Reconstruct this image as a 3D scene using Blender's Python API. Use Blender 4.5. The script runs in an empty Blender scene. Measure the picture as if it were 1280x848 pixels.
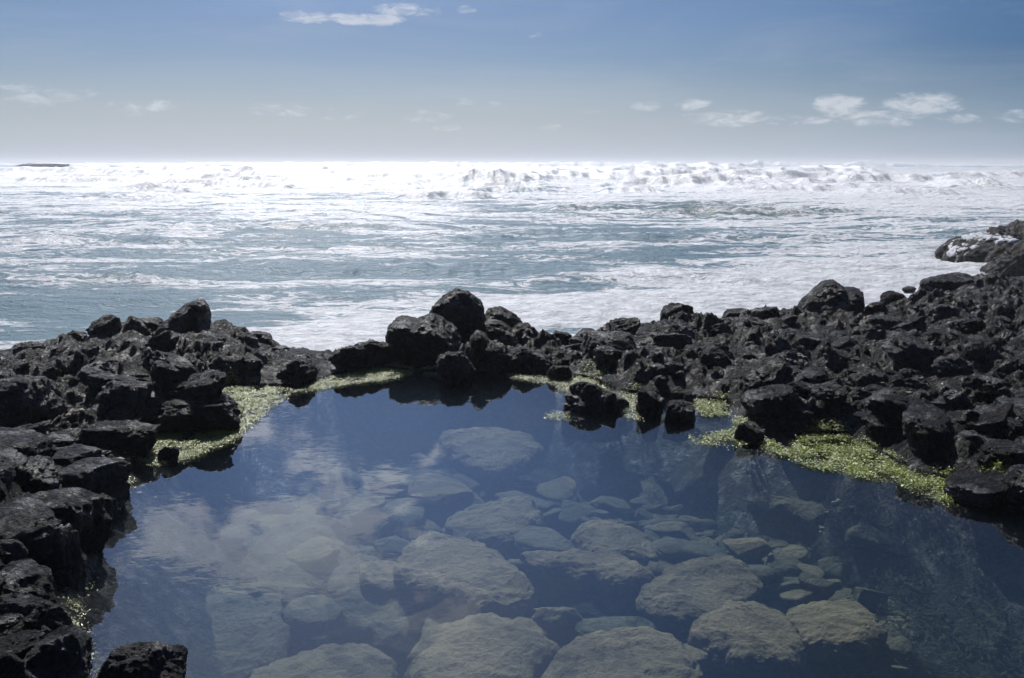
import bpy, math, random
import numpy as np
from mathutils import Vector
R = math.radians
sc = bpy.context.scene
col = sc.collection

# ------------------------------------------------------------------ camera, sky, sun, exposure
EYE = 2.2                     # metres above the pool surface (z = 0)
SEA = -1.5
FPX, CX, CY, PITCH = 1067.0, 640.0, 424.0, R(11.7)
cam = bpy.data.cameras.new('camera'); cam.lens = 30.0; cam.sensor_width = 36.0
cam.clip_start = 0.05; cam.clip_end = 60000
co = bpy.data.objects.new('camera', cam); col.objects.link(co)
co.location = (0, 0, EYE); co.rotation_euler = (math.pi / 2 - PITCH, 0, 0)
sc.camera = co

SUN_EL, SUN_AZ = R(42), R(-13)      # azimuth measured from +Y towards +X
world = bpy.data.worlds.new('World'); sc.world = world; world.use_nodes = True
sun = bpy.data.lights.new('sun', 'SUN'); sun.energy = 4.9; sun.angle = R(0.53); sun.color = (1, .96, .90)
so = bpy.data.objects.new('sun', sun); col.objects.link(so)
sd = Vector((math.sin(SUN_AZ) * math.cos(SUN_EL), math.cos(SUN_AZ) * math.cos(SUN_EL), math.sin(SUN_EL)))
so.rotation_euler = sd.to_track_quat('Z', 'Y').to_euler(); so.location = sd * 50
sc.view_settings.view_transform = 'Standard'; sc.view_settings.look = 'None'
sc.view_settings.gamma = 1; sc.view_settings.exposure = 0.05
sc.view_settings.use_curve_mapping = False
SKY_STRENGTH = 0.073
sc.render.engine = 'CYCLES'
sc.cycles.use_denoising = True
sc.cycles.max_bounces = 8; sc.cycles.transparent_max_bounces = 12
sc.cycles.diffuse_bounces = 3; sc.cycles.glossy_bounces = 4; sc.cycles.volume_bounces = 0
sc.cycles.caustics_reflective = False; sc.cycles.caustics_refractive = False
sc.cycles.sample_clamp_indirect = 4.0

# ------------------------------------------------------------------ node helpers
class NG:
    def __init__(s, nt): s.nt = nt; s.n = nt.nodes; s.l = nt.links
    def node(s, t, **k):
        n = s.n.new(t)
        for a, b in k.items(): setattr(n, a, b)
        return n
    def put(s, sock, v):
        if isinstance(v, bpy.types.NodeSocket): s.l.new(v, sock)
        else: sock.default_value = v
    def m(s, op, a, b=0.0, c=0.0, clamp=False):
        n = s.node('ShaderNodeMath', operation=op, use_clamp=clamp)
        s.put(n.inputs[0], a); s.put(n.inputs[1], b); s.put(n.inputs[2], c)
        return n.outputs[0]
    def ss(s, v, lo, hi, a=0.0, b=1.0):
        n = s.node('ShaderNodeMapRange', interpolation_type='SMOOTHSTEP')
        s.put(n.inputs['Value'], v); s.put(n.inputs['From Min'], lo); s.put(n.inputs['From Max'], hi)
        n.inputs['To Min'].default_value = a; n.inputs['To Max'].default_value = b
        return n.outputs[0]
    def noise(s, vec, scale, detail=6, rough=.55, dist=0.0, typ='FBM'):
        n = s.node('ShaderNodeTexNoise'); n.noise_type = typ
        s.put(n.inputs['Vector'], vec); n.inputs['Scale'].default_value = scale
        n.inputs['Detail'].default_value = detail; n.inputs['Roughness'].default_value = rough
        n.inputs['Distortion'].default_value = dist
        return n.outputs['Fac']
    def vor(s, vec, scale, feature='F1', rnd=1.0):
        n = s.node('ShaderNodeTexVoronoi', feature=feature)
        s.put(n.inputs['Vector'], vec); n.inputs['Scale'].default_value = scale; n.inputs['Randomness'].default_value = rnd
        return n.outputs['Distance']
    def mapping(s, vec, scale=(1, 1, 1), loc=(0, 0, 0), rot=(0, 0, 0)):
        n = s.node('ShaderNodeMapping'); s.put(n.inputs['Vector'], vec)
        n.inputs['Scale'].default_value = scale; n.inputs['Location'].default_value = loc; n.inputs['Rotation'].default_value = rot
        return n.outputs[0]
    def mix(s, f, a, b):
        n = s.node('ShaderNodeMix', data_type='RGBA')
        s.put(n.inputs[0], f); s.put(n.inputs[6], a); s.put(n.inputs[7], b)
        return n.outputs[2]
    def bump(s, h, dist=.02, strength=1.0, normal=None):
        n = s.node('ShaderNodeBump'); s.put(n.inputs['Height'], h)
        n.inputs['Distance'].default_value = dist; n.inputs['Strength'].default_value = strength
        if normal is not None: s.l.new(normal, n.inputs['Normal'])
        return n.outputs[0]

def newmat(name):
    m = bpy.data.materials.new(name); m.use_nodes = True; m.node_tree.nodes.clear()
    g = NG(m.node_tree); out = g.node('ShaderNodeOutputMaterial')
    return m, g, out

# ------------------------------------------------------------------ sky with clouds, all by direction
g = NG(world.node_tree); g.n.clear()
wout = g.node('ShaderNodeOutputWorld'); bg = g.node('ShaderNodeBackground')
sky = g.node('ShaderNodeTexSky'); sky.sky_type = 'NISHITA'; sky.sun_disc = False
sky.sun_elevation = SUN_EL; sky.sun_rotation = SUN_AZ
sky.altitude = 0; sky.air_density = 1.0; sky.dust_density = 0.7; sky.ozone_density = 4.0
tc = g.node('ShaderNodeTexCoord').outputs['Generated']
sep = g.node('ShaderNodeSeparateXYZ'); g.l.new(tc, sep.inputs[0])
az = g.m('MULTIPLY', g.m('ARCTAN2', sep.outputs[0], sep.outputs[1]), 180 / math.pi)
el = g.m('MULTIPLY', g.m('ARCSINE', sep.outputs[2]), 180 / math.pi)
def azel(u, v):
    x = (u - CX) / FPX; w = (CY - v) / FPX
    dy = math.cos(PITCH) + w * math.sin(PITCH); dz = -math.sin(PITCH) + w * math.cos(PITCH)
    return math.degrees(math.atan2(x, dy)), math.degrees(math.atan2(dz, math.hypot(x, dy)))
clouds = []                           # (az, el, half width, half height, weight) in degrees
for u, v, hu, hv, w in [(385, 22, 36, 8, 1.0), (455, 24, 55, 8, 1.15), (508, 13, 50, 8, 1.0), (582, 13, 14, 6, .55), (665, 43, 14, 5, .5),
                        (30, 120, 95, 14, .55), (175, 135, 52, 10, .62), (350, 137, 50, 9, .62), (420, 142, 40, 8, .45),
                        (580, 127, 22, 6, .7), (616, 130, 14, 5, .5), (530, 145, 40, 9, .45), (625, 157, 20, 5, .45),
                        (808, 132, 20, 7, .8), (868, 131, 26, 8, 1.0), (905, 148, 54, 11, .85), (740, 141, 20, 5, .5),
                        (1050, 132, 32, 15, 1.15), (1152, 130, 46, 14, 1.1), (1100, 146, 50, 13, .9), (1272, 146, 26, 9, .7), (1195, 149, 30, 6, .45),
                        (1000, 150, 40, 8, .5), (700, 160, 50, 6, .35), (560, 160, 30, 5, .4)]:
    a, e = azel(u, v); clouds.append((a, e, hu / FPX * 57.3, hv / FPX * 57.3, w))
fac = 0.0
dens = None
wn = g.noise(g.mapping(tc, (1, 1, 3.0)), 34, 9, .66, .6)
for a, e, sa, se, w in clouds:
    qa = g.m('POWER', g.m('ABSOLUTE', g.m('MULTIPLY', g.m('SUBTRACT', az, a), 1 / sa)), 2)
    qe = g.m('POWER', g.m('ABSOLUTE', g.m('MULTIPLY', g.m('SUBTRACT', el, e), 1 / se)), 2)
    b = g.m('MULTIPLY', g.m('SUBTRACT', 1.25, g.m('ADD', qa, qe), clamp=True), w)
    dens = b if dens is None else g.m('MAXIMUM', dens, b)
small = g.ss(g.m('ADD', dens, g.m('MULTIPLY', g.m('SUBTRACT', wn, .5), 3.8)), .25, 1.5)
small = g.m('MULTIPLY', small, g.ss(dens, 0.0, .35))
# the larger broken cloud bank above the frame, that the pool mirrors
bigm = None
for a, e, sa, se, w in [(-15, 24, 15, 6.0, 1.0), (-22, 17.5, 12, 4.5, .8), (-6, 30, 9, 5, .75), (-27, 28, 12, 8, .7), (-11, 20, 8, 3, .9), (-3, 23, 5, 2.2, .5), (15, 38, 14, 5, .35)]:
    qa = g.m('POWER', g.m('MULTIPLY', g.m('SUBTRACT', az, a), 1 / sa), 2)
    qe = g.m('POWER', g.m('ABSOLUTE', g.m('MULTIPLY', g.m('SUBTRACT', el, e), 1 / se)), 2)
    b = g.m('MULTIPLY', g.m('SUBTRACT', 1.1, g.m('ADD', qa, qe), clamp=True), w)
    bigm = b if bigm is None else g.m('MAXIMUM', bigm, b)
bn = g.noise(g.mapping(tc, (1, 1, 2.2)), 11, 10, .62, .9)
big = g.ss(g.m('ADD', bigm, g.m('MULTIPLY', g.m('SUBTRACT', bn, .5), 3.6)), .60, 1.15)
big = g.m('MULTIPLY', big, g.ss(bigm, 0, .4))
haze = g.ss(el, 7, -1.5, 0, 1)
skyc = g.node('ShaderNodeHueSaturation'); skyc.inputs['Saturation'].default_value = 1.25
g.l.new(sky.outputs[0], skyc.inputs['Color'])
vm = g.node('ShaderNodeVectorMath', operation='DOT_PRODUCT'); g.l.new(tc, vm.inputs[0]); vm.inputs[1].default_value = tuple(sd)
cs = vm.outputs['Value']                 # the air glows round the sun and deepens to blue away from it
t1 = g.mix(g.ss(cs, .50, .78), (.08, .25, .46, 1), (.59, .60, .70, 1))
t1 = g.mix(g.ss(cs, .83, .97), t1, (1.75, 2.15, 2.8, 1))
mulc = g.node('ShaderNodeMix', data_type='RGBA', blend_type='MULTIPLY'); mulc.inputs[0].default_value = 1
g.l.new(skyc.outputs[0], mulc.inputs[6]); g.l.new(t1, mulc.inputs[7])
hz = g.mix(g.ss(cs, .40, .72), (3.3, 4.7, 6.6, 1), (6.3, 7.3, 8.8, 1))
c1 = g.mix(g.m('MULTIPLY', haze, .95), mulc.outputs[2], hz)
veil = g.ss(g.noise(g.mapping(tc, (1, 1, 6), rot=(0, R(4), 0)), 3.2, 7, .6, .8), .42, .75)
c1 = g.mix(g.m('MULTIPLY', veil, .13), c1, (7.6, 8.1, 8.9, 1))
c1 = g.mix(g.m('MULTIPLY', small, .66), c1, (9.5, 9.9, 10.6, 1))
c1 = g.mix(g.m('MULTIPLY', big, .66), c1, (31, 33, 38, 1))
g.l.new(c1, bg.inputs[0]); bg.inputs[1].default_value = SKY_STRENGTH
g.l.new(bg.outputs[0], wout.inputs[0])

# ------------------------------------------------------------------ numpy noise
_rng = np.random.RandomState(7)
_perm = np.tile(_rng.permutation(512).astype(np.int32), 3)
_grad = _rng.normal(size=(512, 3)); _grad /= np.linalg.norm(_grad, axis=1)[:, None]
_grad = _grad.astype(np.float32)
def _h(ix, iy, iz): return _perm[(_perm[(_perm[ix & 511] + iy) & 511] + iz) & 511]
def perlin(p):
    i = np.floor(p).astype(np.int32); f = (p - i).astype(np.float32)
    w = f * f * f * (f * (f * 6 - 15) + 10)
    out = np.zeros(len(p), np.float32)
    for dx in (0, 1):
        wx = w[:, 0] if dx else 1 - w[:, 0]
        for dy in (0, 1):
            wy = w[:, 1] if dy else 1 - w[:, 1]
            for dz in (0, 1):
                wz = w[:, 2] if dz else 1 - w[:, 2]
                gr = _grad[_h(i[:, 0] + dx, i[:, 1] + dy, i[:, 2] + dz)]
                out += wx * wy * wz * (gr[:, 0] * (f[:, 0] - dx) + gr[:, 1] * (f[:, 1] - dy) + gr[:, 2] * (f[:, 2] - dz))
    return out * 1.6
def fbm(p, oct=5, gain=.5, ridged=False):
    a, s, t = 1.0, 0.0, 0.0
    p = np.asarray(p, np.float32)
    for k in range(oct):
        n = perlin(p * (2.03 ** k) + 17.3 * k)
        if ridged: n = 1 - 2 * np.abs(n)
        s = s + a * n; t += a; a *= gain
    return s / t
def worley(p, seed=0):
    """F1, F2 and a random value for the nearest cell"""
    i = np.floor(p).astype(np.int32); n = len(p)
    f1 = np.full(n, 9., np.float32); f2 = f1.copy(); idc = np.zeros(n, np.int32)
    for dx in (-1, 0, 1):
        for dy in (-1, 0, 1):
            for dz in (-1, 0, 1):
                c = i + np.array([dx, dy, dz], np.int32)
                hh = _h(c[:, 0] + seed, c[:, 1], c[:, 2])
                q = c + (_grad[hh] * .45 + .5)
                d = np.sqrt(((q - p) ** 2).sum(1)).astype(np.float32)
                m1 = d < f1
                f2 = np.where(m1, f1, np.minimum(f2, d)); idc = np.where(m1, hh, idc); f1 = np.where(m1, d, f1)
    return f1, f2, idc
def facet(p, seed=0, flat=False):
    """broken-rock relief: the upper envelope of tilted flat-topped blocks, one per cell"""
    i = np.floor(p).astype(np.int32); best = np.full(len(p), -9., np.float32)
    for dx in (-1, 0, 1):
        for dy in (-1, 0, 1):
            for dz in ((0,) if flat else (-1, 0, 1)):
                c = i + np.array([dx, dy, dz], np.int32)
                if flat: c[:, 2] = 0
                hh = _h(c[:, 0] + seed, c[:, 1], c[:, 2]); rel = p - (c + (_grad[hh] * .45 + .5))
                if flat: rel[:, 2] = 0
                a, b, d_ = _grad[(hh * 7 + 3) & 511], _grad[(hh * 13 + 5) & 511], _grad[(hh * 31 + 11) & 511]
                n = np.maximum(np.maximum(np.abs((rel * a).sum(1)), np.abs((rel * b).sum(1))), np.abs((rel * d_).sum(1)))
                if flat: n = np.maximum(n, .5 * np.hypot(rel[:, 0], rel[:, 1]))
                rr = (hh % 61) / 61.
                h = np.minimum(.55 * rr + .75 - 1.9 * n, .15 + .5 * rr + .6 * (rel * _grad[(hh * 17 + 1) & 511]).sum(1))
                best = np.maximum(best, h)
    return np.clip(best, -1.2, 1.2)
def sstep(x, a, b):
    t = np.clip((x - a) / (b - a), 0, 1); return t * t * (3 - 2 * t)

def mesh_from(name, verts, faces, smooth=True):
    me = bpy.data.meshes.new(name)
    verts = np.ascontiguousarray(verts, np.float32); faces = np.ascontiguousarray(faces, np.int32)
    k = faces.shape[1]; nf = len(faces)
    me.vertices.add(len(verts)); me.vertices.foreach_set('co', verts.ravel())
    me.loops.add(nf * k); me.loops.foreach_set('vertex_index', faces.ravel())
    me.polygons.add(nf); me.polygons.foreach_set('loop_start', np.arange(nf, dtype=np.int32) * k)
    me.polygons.foreach_set('loop_total', np.full(nf, k, np.int32))
    me.update(calc_edges=True); me.validate()
    me.polygons.foreach_set('use_smooth', np.full(nf, smooth))
    return me
def link(name, me, mat, label=None, cat=None, group=None, kind=None, loc=(0, 0, 0)):
    o = bpy.data.objects.new(name, me); col.objects.link(o); o.location = loc
    if mat and not me.materials: me.materials.append(mat)
    if label: o['label'] = label
    if cat: o['category'] = cat
    if group: o['group'] = group
    if kind: o['kind'] = kind
    return o
def grid_faces(nr, nc):
    a = np.arange(nr * nc).reshape(nr, nc)
    return np.stack([a[:-1, :-1], a[:-1, 1:], a[1:, 1:], a[1:, :-1]], -1).reshape(-1, 4)

# a pixel of the photograph to the point at height z
def at(u, v, z=0.0):
    x = (u - CX) / FPX; w = (CY - v) / FPX
    dy = math.cos(PITCH) + w * math.sin(PITCH); dz = -math.sin(PITCH) + w * math.cos(PITCH)
    t = (z - EYE) / dz
    return (x * t, dy * t)
def height_at(y, v):
    w = (CY - v) / FPX
    dy = math.cos(PITCH) + w * math.sin(PITCH); dz = -math.sin(PITCH) + w * math.cos(PITCH)
    return EYE + dz / dy * y
def slope_v(v):      # dz per metre forward
    w = (CY - v) / FPX
    return (-math.sin(PITCH) + w * math.cos(PITCH)) / (math.cos(PITCH) + w * math.sin(PITCH))

# ------------------------------------------------------------------ materials
def rock_mat(name, base=(.007, .008, .010), light=(.020, .020, .022), rough=(.30, .62), fine=1.0, tint=None):
    m, g, out = newmat(name)
    p = g.node('ShaderNodeBsdfPrincipled'); g.l.new(p.outputs[0], out.inputs[0])
    geo = g.node('ShaderNodeNewGeometry').outputs['Position']
    n1 = g.noise(geo, 3.1, 6, .6); n2 = g.noise(geo, 26, 6, .65); n3 = g.noise(geo, 95, 4, .7)
    pits = g.vor(geo, 60); pits2 = g.vor(geo, 23)
    f = g.m('MULTIPLY_ADD', n2, .8, g.m('MULTIPLY', n1, .6)); f = g.ss(f, .52, .95)
    c = g.mix(f, (*base, 1), (*light, 1))
    brown = g.ss(g.noise(geo, 1.3, 4, .6), .55, .72)
    c = g.mix(g.m('MULTIPLY', brown, .45), c, (.040, .031, .024, 1))
    if tint: c = g.mix(g.ss(g.noise(geo, 7, 5, .6), .45, .65), c, (*tint, 1))
    salt = g.m('MULTIPLY', g.ss(g.noise(geo, 140, 3, .6), .68, .76), g.ss(g.noise(geo, 2.2, 3), .5, .65))
    c = g.mix(g.m('MULTIPLY', salt, .55), c, (.30, .29, .26, 1))
    g.l.new(c, p.inputs['Base Color'])
    g.l.new(g.ss(n2, .3, .7, rough[1], rough[0]), p.inputs['Roughness'])
    g.l.new(g.ss(g.noise(geo, 5.5, 5, .65), .48, .66, .10, .75), p.inputs['Specular IOR Level'])
    h = g.m('ADD', g.m('MULTIPLY', n2, 1.0), g.m('MULTIPLY', n3, .35))
    pm = g.ss(g.noise(geo, 2.7, 3), .45, .6)
    h = g.m('ADD', h, g.m('MULTIPLY', g.m('MULTIPLY', g.ss(pits, 0, .3), pm), .22)); h = g.m('ADD', h, g.m('MULTIPLY', g.ss(pits2, 0, .22), .15))
    n4 = g.noise(geo, 9, 7, .68, .5); rg = g.m('ABSOLUTE', g.m('SUBTRACT', n4, .5))
    h = g.m('ADD', h, g.m('MULTIPLY', rg, -2.6))
    g.l.new(g.bump(h, .065 * fine, 1.0), p.inputs['Normal'])
    return m
M_rock = rock_mat('basalt')
M_rock_pale = rock_mat('sunlit_pale_basalt', (.026, .026, .028), (.080, .078, .080))  # greyer basalt, lightened further so flat tops look sunlit
M_rock_red = rock_mat('wet_reddish_basalt', (.008, .006, .006), (.018, .012, .011), rough=(.5, .8))
M_moss = rock_mat('algae_stained_basalt', (.02, .02, .02), (.04, .04, .036), tint=(.05, .07, .012))

def silt_mat(name, a, b, dark):
    m, g, out = newmat(name)
    p = g.node('ShaderNodeBsdfPrincipled'); g.l.new(p.outputs[0], out.inputs[0])
    geo = g.node('ShaderNodeNewGeometry').outputs['Position']
    n1 = g.noise(geo, 4, 7, .62, .3); n2 = g.noise(geo, 28, 6, .65)
    c = g.mix(g.ss(n1, .35, .65), (*a, 1), (*b, 1))
    c = g.mix(g.m('MULTIPLY', g.ss(n2, .52, .66), .55), c, (*dark, 1))
    c = g.mix(g.m('MULTIPLY', g.ss(g.noise(geo, 1.9, 7, .65, 1.0), .50, .60), .7), c, (*dark, 1))
    g.l.new(c, p.inputs['Base Color']); p.inputs['Roughness'].default_value = .9; p.inputs['Specular IOR Level'].default_value = .1
    g.l.new(g.bump(g.m('ADD', n2, n1), .05, .7), p.inputs['Normal'])
    return m
M_silt = silt_mat('silted_stone', (.180, .152, .088), (.245, .202, .122), (.10, .085, .055))
M_silt_grey = silt_mat('grey_silted_stone', (.115, .108, .070), (.175, .16, .11), (.07, .066, .045))
M_silt_green = silt_mat('green_silted_stone', (.11, .11, .07), (.16, .155, .10), (.05, .055, .035))

# ------------------------------------------------------------------ pool outline and shore height field
pool_px = [(112, 1000), (110, 848), (100, 790), (104, 740), (122, 700), (128, 650), (150, 612), (160, 585), (188, 562), (196, 545),
           (250, 540), (300, 530), (305, 512), (270, 500), (230, 492), (300, 484), (370, 484), (420, 470), (470, 460), (520, 466),
           (600, 468), (690, 466), (735, 474), (785, 492), (860, 498), (915, 505), (955, 540), (1000, 545), (1060, 545), (1120, 580),
           (1190, 606), (1260, 628), (1420, 680), (1700, 800), (1800, 1000)]
pool = np.array([at(u, v, 0) for u, v in pool_px])
pool = np.vstack([pool, [[2.9, 1.3], [0.6, 1.55], [-1.4, 1.5]]])
def sdist(px, py, poly=pool):
    """signed distance to the outline, positive outside"""
    n = len(poly); d = np.full(px.shape, 1e9); ins = np.zeros(px.shape, bool)
    for k in range(n):
        x0, y0 = poly[k]; x1, y1 = poly[(k + 1) % n]
        ex, ey = x1 - x0, y1 - y0; t = np.clip(((px - x0) * ex + (py - y0) * ey) / (ex * ex + ey * ey), 0, 1)
        d = np.minimum(d, np.hypot(px - x0 - t * ex, py - y0 - t * ey))
        c = ((y0 > py) != (y1 > py)) & (px < (x1 - x0) * (py - y0) / (y1 - y0 + 1e-12) + x0)
        ins ^= c
    return np.where(ins, -d, d)
# crest of the shore per photo column: column, its height in the photo, distance
ridge = np.array([(-700, 440, 9.5), (-300, 440, 9.8), (0, 444, 10.2), (60, 436, 10.3), (110, 426, 10.2), (170, 412, 10.0), (225, 404, 9.9), (290, 412, 9.9), (335, 436, 9.9),
                  (370, 448, 9.9), (415, 456, 10.0), (450, 452, 10.2), (500, 450, 10.6), (600, 450, 10.7), (690, 444, 10.6), (730, 430, 10.6), (770, 422, 10.7), (830, 412, 11),
                  (900, 404, 11.4), (980, 402, 11.6), (1040, 398, 11.8), (1090, 386, 12.2), (1150, 374, 12.6), (1190, 358, 13), (1240, 354, 13.2), (1290, 355, 13.4), (1600, 355, 14), (2200, 380, 14)])
r_tan = (ridge[:, 0] - CX) / FPX
def shore_z(x, y, detail=True):
    x = np.asarray(x, float); y = np.asarray(y, float)
    S = sdist(x, y)
    tn = x / np.maximum(y, .3) * (math.cos(PITCH) )   # column of the photo this direction falls in, near enough
    vr = np.interp(tn, r_tan, ridge[:, 1]); yr = np.interp(tn, r_tan, ridge[:, 2])
    w = (CY - vr) / FPX
    zr = EYE + (-math.sin(PITCH) + w * math.cos(PITCH)) / (math.cos(PITCH) + w * math.sin(PITCH)) * yr
    rem = yr - y
    t = np.clip(S / np.maximum(S + np.maximum(rem, 0), .05), 0, 1)
    z = .03 + (zr - .03) * t ** .85 + .10 * np.minimum(S / .5, 1) * (1 - t)
    left = np.clip((-1.3 - x) / .8, 0, 1) * np.clip((6.6 - y) / 1.5, 0, 1)
    z = z + left * .14 * np.clip(S / .4, 0, 1)
    near = np.clip((2.2 - y) / .6, 0, 1); z = z + near * .3 * np.clip(S / .3, 0, 1)
    b = np.maximum(-rem, 0)
    z = np.where(rem < 0, zr - b * .35 - .55 * sstep(b, .2, 2.2) - .5 * sstep(b, 1.5, 4), z)
    zin = -np.minimum(-S * .9, .72) - .0
    z = np.where(S < 0, zin, z)
    if detail:
        p = np.stack([x, y, np.zeros_like(x)], 1).astype(np.float32)
        wp = p + .07 * np.stack([fbm(p * 1.7, 3), fbm(p * 1.7 + 9, 3), 0 * x], 1)
        out = np.clip(S / .25, 0, 1)
        F1 = facet(wp * np.array([1.25, 1.6, 1], np.float32), 1, True); F2 = facet(wp * np.array([3.1, 3.8, 1], np.float32) + 5, 3, True); F3 = facet(wp * np.array([7.5, 9, 1], np.float32) + 5, 9, True)
        blocks = .19 * (F1 - .35) + .15 * (F2 - .35) + .075 * (F3 - .35); crack = 0
        st = np.stack([x * 1.3 + y * .5, y * 5.0 - x * 1.6, 0 * x], 1)
        rough = .10 * fbm(p * 2.3, 7, .6, True) + .03 * fbm(st, 5, .5, True) + .030 * fbm(p * 15, 5, .65, True)
        amp = (.55 + 1.1 * sstep(fbm(p * .9 + 4, 3), -.35, .45)) * (1 - .2 * sstep(y, 7.8, 9) * sstep(-x, .4, 1.4))
        z = z + out * (amp * (blocks + crack * .9 + rough) + .12 * fbm(p * .8 + 2, 3)) + (1 - out) * (.02 * fbm(p * 6, 5) * (S < 0) - .0)
    return z
def build_shore():
    az = np.linspace(R(-58), R(58), 1250); 
    rr = np.concatenate([np.linspace(.7, 2.6, 40, endpoint=False), np.exp(np.linspace(math.log(2.6), math.log(18.5), 640))])
    A, Q = np.meshgrid(az, rr)
    x = (Q * np.sin(A)).ravel(); y = (Q * np.cos(A)).ravel()
    z = shore_z(x, y)
    return mesh_from('shore', np.stack([x, y, z], 1), grid_faces(len(rr), len(az))), x, y, z
me, SX, SY, SZ = build_shore()

def shore_mat():
    m = rock_mat('lava_shore', base=(.006, .007, .009), light=(.015, .015, .0175))
    g = NG(m.node_tree)
    p = [n for n in g.n if n.type == 'BSDF_PRINCIPLED'][0]
    src = p.inputs['Base Color'].links[0].from_socket
    geo = g.node('ShaderNodeNewGeometry').outputs['Position']
    sp = g.node('ShaderNodeSeparateXYZ'); g.l.new(geo, sp.inputs[0])
    under = g.ss(sp.outputs[2], -.02, -.22)
    silt = g.mix(g.ss(g.noise(geo, 9, 6, .6), .4, .65), (.035, .038, .030, 1), (.085, .083, .058, 1))
    g.l.new(g.mix(under, src, silt), p.inputs['Base Color'])
    return m
M_shore = shore_mat()
link('terrain', me, M_shore, 'craggy black lava rock shore ringing the still tide pool, rising to a broken ridge before the sea', 'rocky shore', kind='structure')

# ------------------------------------------------------------------ pool water: one closed body, its sides and floor inside the rock
def water_body():
    m, g, out = newmat('pool_water')
    geo = g.node('ShaderNodeNewGeometry').outputs['Position']
    n = g.noise(g.mapping(geo, (1, 1.7, 1)), 6, 2, .5, .4); n2 = g.noise(geo, 2.0, 2, .5)
    patch = g.ss(g.noise(geo, .9, 3, .5), .45, .65)
    sp = g.node('ShaderNodeSeparateXYZ'); g.l.new(geo, sp.inputs[0])
    leftish = g.ss(sp.outputs[0], .4, -1.6, .04, 1)
    h = g.m('MULTIPLY', n, g.m('MULTIPLY', g.m('MULTIPLY_ADD', patch, .8, .2), leftish))
    h = g.m('MULTIPLY_ADD', n2, .35, h)
    nb = g.bump(h, .0035, .45)
    gi = g.node('ShaderNodeNewGeometry'); dp_ = g.node('ShaderNodeVectorMath', operation='DOT_PRODUCT')
    g.l.new(gi.outputs['Incoming'], dp_.inputs[0]); g.l.new(nb, dp_.inputs[1])
    fr = g.m('MULTIPLY_ADD', g.m('POWER', g.m('SUBTRACT', 1.0, g.m('ABSOLUTE', dp_.outputs['Value'])), 5.0), .965, .035, clamp=True)   # Schlick
    gl = g.node('ShaderNodeBsdfGlossy'); gl.inputs['Roughness'].default_value = .0; g.l.new(nb, gl.inputs['Normal'])
    tr = g.node('ShaderNodeBsdfTransparent'); tr.inputs[0].default_value = (.97, .985, 1, 1)
    mx = g.node('ShaderNodeMixShader'); g.l.new(fr, mx.inputs[0]); g.l.new(tr.outputs[0], mx.inputs[1]); g.l.new(gl.outputs[0], mx.inputs[2])
    g.l.new(mx.outputs[0], out.inputs['Surface'])
    ab = g.node('ShaderNodeVolumeAbsorption'); ab.inputs['Color'].default_value = (.45, .62, .68, 1); ab.inputs['Density'].default_value = .75
    vs = g.node('ShaderNodeVolumeScatter'); vs.inputs['Color'].default_value = (.42, .62, .80, 1); vs.inputs['Density'].default_value = .085
    av = g.node('ShaderNodeAddShader'); g.l.new(ab.outputs[0], av.inputs[0]); g.l.new(vs.outputs[0], av.inputs[1]); g.l.new(av.outputs[0], out.inputs['Volume'])
    # outline pushed outward so the sides lie in the rock
    P = pool; n_ = len(P); c = P.mean(0)
    area = sum(P[i][0] * P[(i + 1) % n_][1] - P[(i + 1) % n_][0] * P[i][1] for i in range(n_))
    sgn = 1 if area > 0 else -1
    import bmesh
    hull = []
    pts = P
    ang = np.linspace(0, 2 * math.pi, 72, endpoint=False)
    for a in ang:                      # a smooth loop round the pool
        d = np.array([math.cos(a), math.sin(a)]); cc = np.array([0.3, 4.6])
        k = max(((p - cc) @ d) for p in pts)
        hull.append((a, k))
    loop = []
    K = np.array([k for a, k in hull]); 
    for i, a in enumerate(ang):        # support points -> hull of the pool, clipped in below
        d = np.array([math.cos(a), math.sin(a)])
    bm = bmesh.new()
    for x, y in P: bm.verts.new((x, y, 0))
    for x, y in P + 0: pass
    res = bmesh.ops.convex_hull(bm, input=bm.verts[:] ) if False else None
    bm.free()
    Q = []
    for i in range(n_):
        p0, p1, p2 = P[i - 1], P[i], P[(i + 1) % n_]
        t = (p2 - p0) / (np.linalg.norm(p2 - p0) + 1e-9)
        nrm = np.array([t[1], -t[0]]) * sgn
        Q.append(p1 + nrm * .22)
    bm = bmesh.new()
    top = [bm.verts.new((x, y, 0)) for x, y in Q]; bot = [bm.verts.new((x, y, -.95)) for x, y in Q]
    f = bm.faces.new(top); bmesh.ops.triangulate(bm, faces=[f])
    f = bm.faces.new(bot[::-1]); bmesh.ops.triangulate(bm, faces=[f])
    for i in range(n_): j = (i + 1) % n_; bm.faces.new((top[i], bot[i], bot[j], top[j]))
    bmesh.ops.recalc_face_normals(bm, faces=bm.faces[:])
    me = bpy.data.meshes.new('pool_water'); bm.to_mesh(me); bm.free()
    link('pool_water', me, m, 'still clear tide pool water mirroring blue sky and cloud', 'water', kind='structure')
water_body()

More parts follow.
